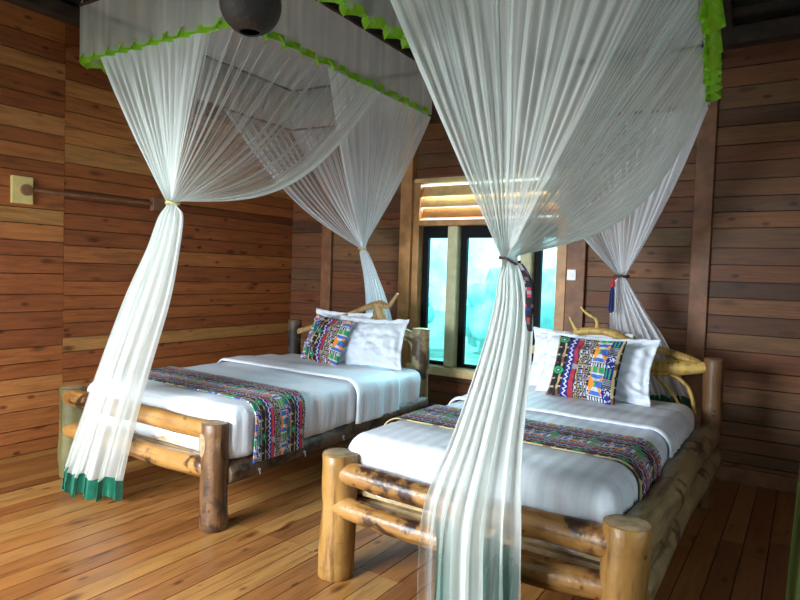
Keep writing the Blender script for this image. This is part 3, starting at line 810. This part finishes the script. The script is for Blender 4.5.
def curtain(name, top, tie, tail, parent, mat, seed=1, nu=420, nv=46, nt=44, folds=34, sag=.0, hem=None, tie_w=.05, amp=.035, sagf=None, axis=Vector((1, 0, 0)), kfold=9, base=.28, tail_depth=.10, edge=5, dcap=30, ext=0, densf=None, tailf=None):
    """Netting gathered from the polyline 'top' to the point 'tie', then falling as a bunch through the tail sections (centre, half width)."""
    P, Lt = resample(top, nu); tie = Vector(tie); w0 = Lt / nu * 1.15
    prof = density_profile(nu, seed)
    prof = [p_ * (1 + 2.2 * math.exp(-i / edge) + 2.2 * math.exp(-(nu - i) / edge)) for i, p_ in enumerate(prof)]
    if densf: prof = [p_ * densf(i / nu) for i, p_ in enumerate(prof)]
    T = smooth_path([tuple(c) + (w_,) for c, w_ in tail], 10)
    perp = axis.cross(Vector((0, 0, 1))).normalized()
    # order of columns across the tail
    rows = []
    for i in range(nu + 1):
        u = i / nu; col = []
        top_p = P[i]
        ph = 2 * PI * folds * u + 2.2 * noise.noise(Vector((u * 6, seed, 2)))
        foldv = math.sin(ph) + .4 * math.sin(2.3 * ph + 1)
        d0 = top_p - tie; hor = Vector((d0.x, d0.y, 0))
        n_ = Vector((-d0.y, d0.x, 0)); n_ = n_.normalized() if n_.length > 1e-6 else perp
        # end section at the tie
        lat = (u - .5) * 2
        ta = PI * (lat) * .95
        endp = tie + axis * (tie_w * .55 * math.sin(ta * .5)) + perp * (tie_w * .45 * math.cos(ta * 2.0) + .008 * foldv * .3)
        sg = (sagf(u) if sagf else sag) * hor.length
        for j in range(nv + 1):
            t = j / nv
            p = top_p.lerp(endp, t)
            p.z -= sg * math.sin(PI * t) ** 1.0 * (1 - .25 * t)
            # gather: pull inwards a little like hung cloth
            a_ = amp * math.sin(PI * min(1, .12 + .88 * (1 - t))) ** .6 * (1 - t) ** .6 if t < 1 else 0
            p += n_ * foldv * a_
            p += n_ * .006 * noise.noise(Vector((u * 40, t * 3, seed))) * math.sin(PI * t)
            col.append(p)
        # tail
        ph2 = 2 * PI * kfold * u + seed
        z2 = math.sin(ph2) + .3 * math.sin(ph2 * 2.7 + 1.1)
        for j in range(1, len(T)):
            x_, y_, z_, w_ = T[j]; t = j / (len(T) - 1)
            q = sm(t * 6)
            lat2 = lat + .10 * noise.noise(Vector((u * 9, t * 1.5, seed + 3)))
            c = Vector((x_, y_, z_)) + axis * (w_ * lat2) + perp * (w_ * tail_depth * 1.1 * z2 * (.5 + .5 * q)) + perp * (.35 * w_ * math.cos(lat * PI / 2))
            c += axis * (.07 * w_ * math.sin(ph2 * 1.0 + 2.0 * t))
            if t < .16:
                k_ = sm(t / .16); c = (endp + (Vector((x_, y_, z_)) - tie)).lerp(c, k_)
            if t > .9: c.z += .012 * math.sin(ph2 * 1.5) * (t - .9) * 10
            col.append(c)
        rows.append(col)
    NT = len(T) - 1
    o = grid_mesh(name, rows, mat, parent, w0, prof, base=base, cap=dcap, tj=nv + 4, vf=(lambda u, j: tailf(u, (j - nv) / NT) if j > nv else 1) if tailf else None)
    return o, rows

def band_below(name, rows, mat, parent, h=.10, out=.012, step=3, drop0=0.0):
    """satin trim sewn on the hem of the tail"""
    R2 = []
    for i in range(0, len(rows), step):
        p = rows[i][-1]; q = rows[i][-2]; d = (p - q).normalized()
        d = Vector((d.x * .4, d.y * .4, -1)).normalized()
        R2.append([p - d * (drop0) + d * (h * k / 6) + Vector((0, .008 * math.sin(i * .5) * k / 6, 0)) for k in range(7)])
        for v in R2[-1]: v.z = max(v.z, .006 + .004 * math.sin(i * .3))
    return grid_mesh(name, R2, mat, parent)

def ruffle(name, poly, mat, parent, seed=1, h=.055, amp=.020, pitch=.10, out=None):
    n = 0
    P, L = resample(poly, 2000); step = L / 2000; rows = []
    N = int(L / pitch) * 14
    for i in range(N + 1):
        s = i / N * 1999; k = int(s); p = P[k].lerp(P[min(k + 1, 2000)], s - k)
        a = P[max(0, k - 8)]; b = P[min(2000, k + 8)]; t = (b - a).normalized(); nn = Vector((t.y, -t.x, 0)).normalized()
        ph = 2 * PI * i / 14 + 1.6 * noise.noise(Vector((i * .03, seed, 0)))
        am = amp * (1 + .5 * noise.noise(Vector((i * .05, seed, 3))))
        cn = math.sin(ph); ct = .8 * math.sin(2 * ph) ; row = []
        for j in range(5):
            v = j / 4 - .5
            row.append(p + nn * (am * cn * (1 + .5 * v)) + t * (am * .9 * ct - am * 1.4 * v * math.cos(ph)) + Vector((0, 0, -v * h + .014 * math.cos(ph * 1.0 + .6) + .010 * noise.noise(Vector((i * .08, seed, 7))))))
        rows.append(row)
    nv = 5; vs = [q for r in rows for q in r]; fs = []
    for i in range(len(rows) - 1):
        for j in range(nv - 1):
            a = i * nv + j; fs.append((a, a + 1, a + nv + 1, a + nv))
    me = bpy.data.meshes.new(name); me.from_pydata([tuple(v) for v in vs], [], fs)
    for q in me.polygons: q.use_smooth = True
    me.materials.append(mat); o = bpy.data.objects.new(name, me); link(o); par(o, parent); return o

def valance(name, poly_bot, zt, mat, parent, seed, inset=.0, base=.5, cen=None, tz=None):
    P, L = resample(poly_bot, 700); rows = []
    for i, p in enumerate(P):
        k = i / 700; ph = i * .42 + 3 * noise.noise(Vector((k * 20, seed, 1)))
        a = P[max(0, i - 3)]; b = P[min(700, i + 3)]; t = (b - a).normalized(); nn = Vector((t.y, -t.x, 0))
        top = Vector((p.x, p.y, tz(p) if tz else zt))
        if cen is not None: top = top + (Vector((cen[0], cen[1], top.z)) - top) * inset
        col = []
        for j in range(9):
            q = p.lerp(top, j / 8); q += nn * (.010 * math.sin(ph) * (1 - j / 9)); col.append(q)
        rows.append(col)
    prof = density_profile(700, seed, .7, 1.6)
    return grid_mesh(name, rows, mat, parent, None, prof, base=base)

def make_net(label, FR, zr, zt, group, foot, head, seed, matf, math_, ruf=()):
    cx = sum(p[0] for p in FR) / 4; cy = sum(p[1] for p in FR) / 4
    root = tag(empty('mosquito_net', (cx, cy, zt)), label, 'mosquito net', group)
    loop = [Vector((x_, y_, zr(x_, y_))) for x_, y_ in FR]; loop.append(loop[0].copy())
    valance('valance', loop, zt, matf, root, seed, base=.62, tz=lambda p: zr(p.x, p.y) + (zt - 2.7 if False else zt))
    tops = [Vector((p.x, p.y, p.z + zt)) for p in loop]
    mb = MB()
    for a, b in zip(tops, tops[1:]): mb.tube([a, b], .011, 8)
    mb.build('canopy_frame', M['rafter'], root, True, 50)
    # canopy roof cloth, slightly slack
    rows = []
    for i in range(21):
        u = i / 20; r_ = []
        for j in range(21):
            v = j / 20; p = tops[0].lerp(tops[1], u).lerp(tops[3].lerp(tops[2], u), v)
            p = p + Vector((0, 0, .012 - .05 * math.sin(PI * u) * math.sin(PI * v))); r_.append(p)
        rows.append(r_)
    grid_mesh('canopy_roof', rows, math_, root, base=1.3)
    for rp_, h_, am_ in ruf: ruffle('ruffle', [Vector((a_, b_, zr(a_, b_))) for a_, b_ in rp_], M['lime'], root, seed, h=h_, amp=am_, pitch=.15)
    for k, p in enumerate(tops[:4]):      # cords up to the rafters
        mb = MB(); mb.tube([p, p + Vector(((cx - p.x) * .12, (cy - p.y) * .12, .35))], .004, 6); mb.build('hanging_cord', M['white'], root)
    return root, loop

# left net : frame corners foot-left, foot-right, head-right, head-left
FL = [(-4.22, 2.36), (-2.66, 2.36), (-2.68, 4.46), (-4.24, 4.46)]
zL = lambda x_, y_: 2.845 - .03 * (y_ - 2.36) / 2.1 + .035 * (-x_ - 2.66) / 1.56
netL, loopL = make_net('white mosquito net over the left bed, foot curtain sweeping towards the left wall', FL, zL, .36, 'canopy mosquito nets', 0, 0, 3, M['netwarm'], M['net'], [([(-4.232, 2.95), (-4.22, 2.36), (-2.66, 2.36), (-2.68, 4.46)], .05, .032)])
def on_loop(F, z, pts): return [Vector((x_, y_, z(x_, y_) - .02)) for x_, y_ in pts]
topF = on_loop(FL, zL, [(-3.97, 2.36), (-2.66, 2.36), (-2.67, 3.72)])
tieF = (-3.03, 2.24, 1.86)
tail = [((-3.03, 2.24, 1.86), .022), ((-3.00, 2.21, 1.78), .09), ((-3.05, 2.2, 1.585), .125), ((-3.17, 2.19, 1.295), .18), ((-3.39, 2.19, .86), .215), ((-3.585, 2.21, .50), .245), ((-3.74, 2.22, .17), .275)]
o, rws = curtain('foot_curtain', topF, tieF, tail, netL, M['netwarm'], 3, folds=30, amp=.020, sagf=lambda u: .02 + .20 * sm((u - .40) / .6), kfold=6, axis=Vector((1, .12, 0)).normalized(), base=.55, densf=lambda u: lerp(1.9, .36, sm((u - .36) / .06)) + 1.6 * sm((u - .9) / .1), tailf=lambda u, t: lerp(1.6, 1.0, sm(t * 1.3)))
band_below('satin_trim', rws, M['green'], netL, .13)
topH = on_loop(FL, zL, [(-4.23, 3.62), (-4.24, 4.46), (-2.68, 4.46), (-2.67, 3.12)])
tieH = (-3.50, 4.66, 1.725)
tail = [((-3.50, 4.66, 1.725), .022), ((-3.50, 4.70, 1.66), .055), ((-3.46, 4.76, 1.45), .085), ((-3.42, 4.80, 1.22), .12), ((-3.38, 4.82, .9), .16), ((-3.35, 4.84, .5), .20)]
o, rws = curtain('head_curtain', topH, tieH, tail, netL, M['net'], 5, folds=30, amp=.020, sagf=lambda u: .05 + .10 * (1 - sm(u / .4)), kfold=9, base=.55, densf=lambda u: lerp(.6, 1.3, sm((u - .55) / .15)))
band_below('satin_trim', rws, M['green'], netL, .12)

# right net
FRt = [(-1.80, 2.08), (-.34, 2.08), (-.60, 4.46), (-1.74, 4.46)]
zR = lambda x_, y_: 2.68 - .03 * (x_ + 1.8)
netR, loopR = make_net('white mosquito net over the nearest bed, foot curtain tied in front of it', FRt, zR, .38, 'canopy mosquito nets', 0, 0, 8, M['netwarm'], M['net'], [([(-1.77, 2.75), (-1.80, 2.08), (-1.2, 2.08)], .045, .03), ([(-.30, 2.08), (-.535, 4.15)], .12, .035)])
topF = on_loop(FRt, zR, [(-1.49, 2.08), (-.36, 2.08), (-.58, 4.22)])
tieF = (-.935, 2.16, 1.575)
tail = [((-.935, 2.16, 1.575), .026), ((-.915, 2.14, 1.50), .056), ((-.90, 2.12, 1.38), .078), ((-.918, 2.11, 1.19), .104), ((-.972, 2.10, .88), .145), ((-1.015, 2.09, .60), .20), ((-1.015, 2.09, .32), .21), ((-1.0, 2.09, .10), .21)]
o, rws = curtain('foot_curtain', topF, tieF, tail, netR, M['netwarm'], 8, nu=560, folds=44, amp=.020, sagf=lambda u: .01 + .13 * sm((u - .45) / .55), kfold=7, base=.62, tail_depth=.08, densf=lambda u: .8 + .8 * math.exp(-((u - .12) / .14) ** 2) - .25 * sm((u - .5) / .1) + .9 * sm((u - .85) / .15), tailf=lambda u, t: lerp(1.3, .06 + 1.5 * math.exp(-((u - .55) / .12) ** 2), sm((t - .52) / .30)))
band_below('satin_trim', rws, M['green'], netR, .1)
# wide green satin panel seen through the lower part of the tied bunch
rows = []
for i in range(90):
    u = i / 89; r_ = []
    topz = .52 + .10 * noise.noise(Vector((u * 5, 3, 1))) - (.16 if .42 < u < .55 else 0)
    for j in range(14):
        v = j / 13; z_ = lerp(topz, .015, v)
        x_ = lerp(-1.20, -.835, u) + .012 * math.sin(u * 30 + v * 2); y_ = 2.135 + .018 * math.sin(u * 38) + .01 * math.sin(v * 6)
        r_.append(Vector((x_, y_, z_)))
    rows.append(r_)
grid_mesh('satin_panel', rows, M['green'], netR)
topH = on_loop(FRt, zR, [(-1.74, 3.7), (-1.74, 4.46), (-.60, 4.46), (-.57, 4.0)])
tieH = (-1.14, 4.66, 1.535)
tail = [((-1.14, 4.66, 1.535), .022), ((-1.15, 4.70, 1.47), .06), ((-1.10, 4.74, 1.27), .13), ((-1.04, 4.76, 1.08), .19), ((-.97, 4.78, .85), .22), ((-.92, 4.80, .68), .25)]
o, rws = curtain('head_curtain', topH, tieH, tail, netR, M['net'], 12, folds=26, amp=.020, sagf=lambda u: .12, kfold=8, base=.6, densf=lambda u: .8 + 1.6 * sm((u - .6) / .25))
band_below('satin_trim', rws, M['green'], netR, .13)

# ------------------------------------------------------------------ ties
def torus_ring(name, c, rx, ry, r, mat, parent, beads=0, tilt=0.0):
    mb = MB(); pts = []
    for k in range(33):
        a = 2 * PI * k / 32; pts.append((c[0] + rx * math.cos(a), c[1] + ry * math.sin(a), c[2] + tilt * math.cos(a) + .004 * math.sin(3 * a)))
    mb.tube(pts, [r * (1 + (.45 if k % 2 else 0)) for k in range(33)], 8, False)
    return mb.build(name, mat, parent, True)
t = tag(empty('curtain_tie', (-.935, 2.16, 1.56)), 'dark beaded curtain tie with a printed sash end, in front of the nearest bed', 'curtain tie', 'curtain ties')
torus_ring('tie_loop', (-.935, 2.16, 1.562), .037, .034, .004, M['beads'], t, tilt=-.012)
# hanging printed sash end
rows = []; cols = []
vs = []; fs = []
n1, n2 = 60, 12
for i in range(n1 + 1):
    s = i / n1; x_ = -.872 + .062 * s ** .7 + .012 * math.sin(s * 5); z_ = 1.548 - .24 * s; w_ = .007 + .010 * math.sin(PI * min(1, s * .8 + .15))
    for j in range(n2 + 1):
        a = 2 * PI * j / n2; vs.append((x_ + w_ * math.cos(a), 2.10 + .5 * w_ * math.sin(a), z_))
for i in range(n1):
    for j in range(n2): a = i * (n2 + 1) + j; fs.append((a, a + 1, a + n2 + 2, a + n2 + 1))
me = bpy.data.meshes.new('sash_end'); me.from_pydata(vs, [], fs); me.materials.append(M['print'])
at = me.color_attributes.new('dye', 'FLOAT_COLOR', 'CORNER'); dd = []
for k, f in enumerate(fs):
    i, j = k // n2, k % n2; h = hsh(i // 3, j // 2, 3)
    c = C_BLK if h < .66 else C_BRN if h < .78 else C_RED if h < .82 else C_GRY if h < .92 else C_NAVY
    dd += [*c, 1.0] * 4
at.data.foreach_set('color', dd)
o = bpy.data.objects.new('sash_end', me); link(o); par(o, t)
t = tag(empty('curtain_tie', (-1.14, 4.66, 1.53)), 'dark cord tie with navy and red tassel behind the nearest bed headboard', 'curtain tie', 'curtain ties')
torus_ring('tie_loop', (-1.14, 4.66, 1.528), .045, .04, .008, M['beads'], t)
mb = MB()
for k in range(26):
    a = R.uniform(0, 2 * PI); r_ = R.uniform(.0, .022); mb.tube([(-1.185 + r_ * .3 * math.cos(a), 4.60 + r_ * .3 * math.sin(a), 1.46), (-1.187 + r_ * .8 * math.cos(a), 4.60 + r_ * .8 * math.sin(a), 1.40), (-1.19 + r_ * math.cos(a), 4.60 + r_ * math.sin(a), 1.28 + R.uniform(-.02, .02))], .0045, 5)
mb.build('tassel', M['navy'], t)
mb = MB(); mb.tube([(-1.16, 4.625, 1.525), (-1.18, 4.60, 1.50), (-1.185, 4.60, 1.485), (-1.185, 4.60, 1.45)], [.006, .006, .018, .018], 10)
mb.build('tassel_cap', M['red'], t, True, 50)
t = tag(torus_ring('curtain_tie', (-3.03, 2.24, 1.855), .032, .034, .006, M['plate'], None), 'thin pale cord tie round the foot curtain of the left net', 'curtain tie', 'curtain ties')
t = tag(torus_ring('curtain_tie', (-3.50, 4.66, 1.715), .032, .034, .006, M['plate'], None), 'thin pale cord tie round the head curtain of the left net', 'curtain tie', 'curtain ties')

# ------------------------------------------------------------------ pendant lamp
LC = Vector((-1.575, 1.45, 2.365)); lr = .100
lamp = tag(empty('pendant_lamp', tuple(LC)), 'dark brown round pendant lamp with an open bottom, hanging in front of the left net', 'pendant lamp')
vs = []; fs = []; nlat, nlon = 26, 40
a0 = math.asin(.034 / lr)
prof = []
for i in range(nlat + 1):
    a = lerp(a0 * 1.0, PI - .12, i / nlat); prof.append((lr * math.sin(a), -lr * math.cos(a)))
inner = [(r_ * .94, z_ * .94) for r_, z_ in prof][::-1]
pr = prof + inner
for (r_, z_) in pr:
    for k in range(nlon):
        a = 2 * PI * k / nlon; vs.append((LC.x + r_ * math.cos(a), LC.y + r_ * math.sin(a), LC.z + z_))
m_ = len(pr)
for i in range(m_):
    for k in range(nlon):
        k2 = (k + 1) % nlon; i2 = (i + 1) % m_; fs.append((i * nlon + k, i * nlon + k2, i2 * nlon + k2, i2 * nlon + k))
mb = MB(); mb.add(vs, fs); sh = mb.build('lamp_shade', M['lamp'], lamp, True)
sh.data.materials.append(M['lampin'])
for p in sh.data.polygons:
    if nlat * nlon < p.index: p.material_index = 1
mb = MB(); mb.tube([LC + Vector((0, 0, .07)), LC + Vector((0, 0, .115))], .02, 14); mb.build('socket', M['lampin'], lamp, True, 40)
mb = MB(); mb.tube([LC + Vector((0, 0, .115)), LC + Vector((0, .0, 2.3))], .004, 6); mb.build('cord', M['lampin'], lamp)

# ------------------------------------------------------------------ electrics on the walls
t = tag(empty('wall_socket', (-5.005, 2.37, 2.03)), 'pale square wooden block with a round brown conduit fitting on the left plank wall', 'wall fitting')
mb = MB(); mb.box(-5.022, -4.985, 2.29, 2.44, 1.93, 2.135); o = mb.build('mounting_block', M['plate'], t)
bv = o.modifiers.new('b', 'BEVEL'); bv.width = .004; bv.segments = 2
mb = MB(); mb.tube([(-4.985, 2.385, 2.035), (-4.955, 2.385, 2.035)], .042, 24); mb.build('junction_cap', M['conduit'], t, True, 40)
mb = MB(); mb.tube([(-4.985, 2.40, 2.04), (-4.97, 2.45, 2.042), (-4.975, 2.6, 2.04), (-4.98, 3.45, 2.05)], .017, 12); tag(mb.build('conduit_pipe', M['conduit'], None, True, 40), 'thin brown conduit pipe running along the left plank wall', 'pipe')
mb = MB(); mb.box(-5.022, -4.965, 3.47, 3.60, 1.99, 2.11); o = tag(mb.build('junction_box', M['conduit']), 'small brown junction box at the end of the conduit on the left wall', 'junction box')
bv = o.modifiers.new('b', 'BEVEL'); bv.width = .004; bv.segments = 2
t = tag(empty('light_switch', (-1.725, YB - .05, 1.54)), 'white square light switch on the brown post right of the window', 'light switch')
mb = MB(); mb.box(-1.75, -1.672, YB - .062, YB - .051, 1.485, 1.578); o = mb.build('switch_plate', M['switch'], t); bv = o.modifiers.new('b', 'BEVEL'); bv.width = .004; bv.segments = 2
mb = MB(); mb.box(-1.728, -1.694, YB - .067, YB - .0622, 1.512, 1.552); mb.build('rocker', M['switch2'], t)

dr = tag(empty('hanging_drape', (.4, 1.6, 2.9)), 'sheer olive green drape at the right edge, hanging in front of the dark wall', 'drape')
rows = []
for i in range(120):
    u = i / 119; r_ = []
    for j in range(30):
        v = j / 29; r_.append(Vector((lerp(.045 - .07 * v ** 1.3, .85, u) + .008 * math.sin(v * 6) * (1 - u), 1.6 + .03 * math.sin(u * 44 + v) + .01 * math.sin(u * 97), lerp(2.9, .012, v))))
    rows.append(r_)
grid_mesh('drape_cloth', rows, M['olive'], dr, base=1.5)
mb = MB(); mb.tube([(0.03, 1.6, 2.91), (.9, 1.6, 2.91)], .012, 10); mb.build('rod', M['rafter'], dr, True, 50)
for x_ in (.1, .8):
    mb = MB(); mb.tube([(x_, 1.6, 2.91), (x_, 1.6, 3.75)], .004, 6); mb.build('hanging_cord', M['white'], dr)
# ------------------------------------------------------------------ outside
mb = MB(); mb.box(-30, 30, -30, 40, -1.4, -1.2); g_ = struct(mb.build('ground', simple('outside grass', (.22, .46, .38), .9, .3, 2)))
fm = simple('hazed foliage', (.38, .74, .74), .9, .35, 2.5)  # outdoor haze and glare put into the pale leaf colour
sk = random.Random(4)
for k in range(9):
    cx_ = -15 + k * 3.4 + sk.uniform(-.3, .3); cy_ = 15 + (k % 3) * 2.2; hh = sk.uniform(.0, .8)
    t = tag(empty('tree', (cx_, cy_, -1.2)), 'leafy green tree seen outside through the window', 'tree', 'trees outside the window')
    mb = MB(); mb.tube([(cx_, cy_, -1.2), (cx_ + .1, cy_, hh - .6)], [.14, .08], 8); mb.build('trunk', M['logdark'], t, True)
    bm = bmesh.new(); bmesh.ops.create_icosphere(bm, subdivisions=4, radius=1.0)
    for v in bm.verts:
        n_ = v.co.normalized(); f = 1 + .45 * noise.noise(n_ * 2 + Vector((k * 3, 0, 0))) + .25 * noise.noise(n_ * 6)
        v.co = Vector((n_.x * 1.35 * f + cx_, n_.y * 1.3 * f + cy_, n_.z * 1.3 * f + hh))
    me = bpy.data.meshes.new('crown'); bm.to_mesh(me); bm.free(); me.materials.append(fm)
    for p in me.polygons: p.use_smooth = True
    o = bpy.data.objects.new('crown', me); link(o); par(o, t)

# ------------------------------------------------------------------ light
w = bpy.data.worlds.new('World'); scene.world = w; w.use_nodes = True
nt = w.node_tree; bg = nt.nodes['Background']
tc = nd(nt, 'ShaderNodeTexCoord'); sp = nd(nt, 'ShaderNodeSeparateXYZ'); nt.links.new(tc.outputs['Generated'], sp.inputs[0])
nz = nd(nt, 'ShaderNodeTexNoise', i_Scale=7.0, i_Detail=5.0); nt.links.new(tc.outputs['Generated'], nz.inputs[0])
rp = ramp(nt, [(.38, (.38, .82, .92)), (.62, (.95, 1.0, 1.0))]); nt.links.new(nz.outputs[0], rp.inputs[0])
nt.links.new(rp.outputs[0], bg.inputs[0]); bg.inputs[1].default_value = 1.9

def area(name, loc, target, sx, sy, power, col):
    l = bpy.data.lights.new(name, 'AREA'); l.shape = 'RECTANGLE'; l.size = sx; l.size_y = sy; l.energy = power; l.color = col
    o = bpy.data.objects.new(name, l); link(o); o.location = loc
    d = Vector(target) - Vector(loc); o.rotation_euler = d.to_track_quat('-Z', 'Y').to_euler(); return o
area('door_daylight', (-3.2, YF - 1.9, 2.15), (-2.8, 2.6, .0), 3.0, 1.9, 720, (.86, .94, 1.0))
area('side_window_daylight', (XR + .35, 1.15, 1.5), (-1.0, 2.8, .5), 1.3, 1.1, 20, (.72, .90, 1.0))
area('window_daylight', (-2.57, YB + 1.5, 3.0), (-2.4, YB - .8, .9), 2.2, 1.4, 400, (.76, .92, 1.0))
area('louvre_fill', (-2.57, YB + .55, 3.05), (-2.57, YB, 2.2), 1.6, .3, 40, (1.0, .95, .85))  # unseen lamp added above the vent to brighten the louvre slats
sl = bpy.data.lights.new('sun', 'SUN'); sl.energy = 3.0; sl.angle = .02; sl.color = (1, .96, .9)
so_ = link(bpy.data.objects.new('sun', sl)); so_.rotation_euler = Vector((.25, .45, -.86)).to_track_quat('-Z', 'Y').to_euler()

# ------------------------------------------------------------------ camera
F = 621.24; yw, pt, rl = [math.radians(a) for a in (-33.289, -2.487, 1.862)]
cy_, sy_ = math.cos(yw), math.sin(yw); cp, sp_ = math.cos(pt), math.sin(pt); cr, sr = math.cos(rl), math.sin(rl)
f = Vector((sy_ * cp, cy_ * cp, sp_)); rt = Vector((cy_, -sy_, 0)); up = rt.cross(f)
r2 = rt * cr + up * sr; u2 = -rt * sr + up * cr
cam = bpy.data.cameras.new('Camera'); cam.sensor_width = 36; cam.lens = F / 800 * 36; cam.clip_start = .05
co = bpy.data.objects.new('Camera', cam); link(co)
mw = Matrix((r2, u2, -f)).transposed().to_4x4(); mw.translation = Vector((0, 0, 1.5)); co.matrix_world = mw
scene.camera = co
vs_ = scene.view_settings; vs_.view_transform = 'Standard'; vs_.look = 'None'; vs_.gamma = 1; vs_.use_curve_mapping = False; vs_.exposure = 0.5
try:
    scene.cycles.transparent_max_bounces = 32; scene.cycles.max_bounces = 8; scene.cycles.diffuse_bounces = 5
except Exception: pass
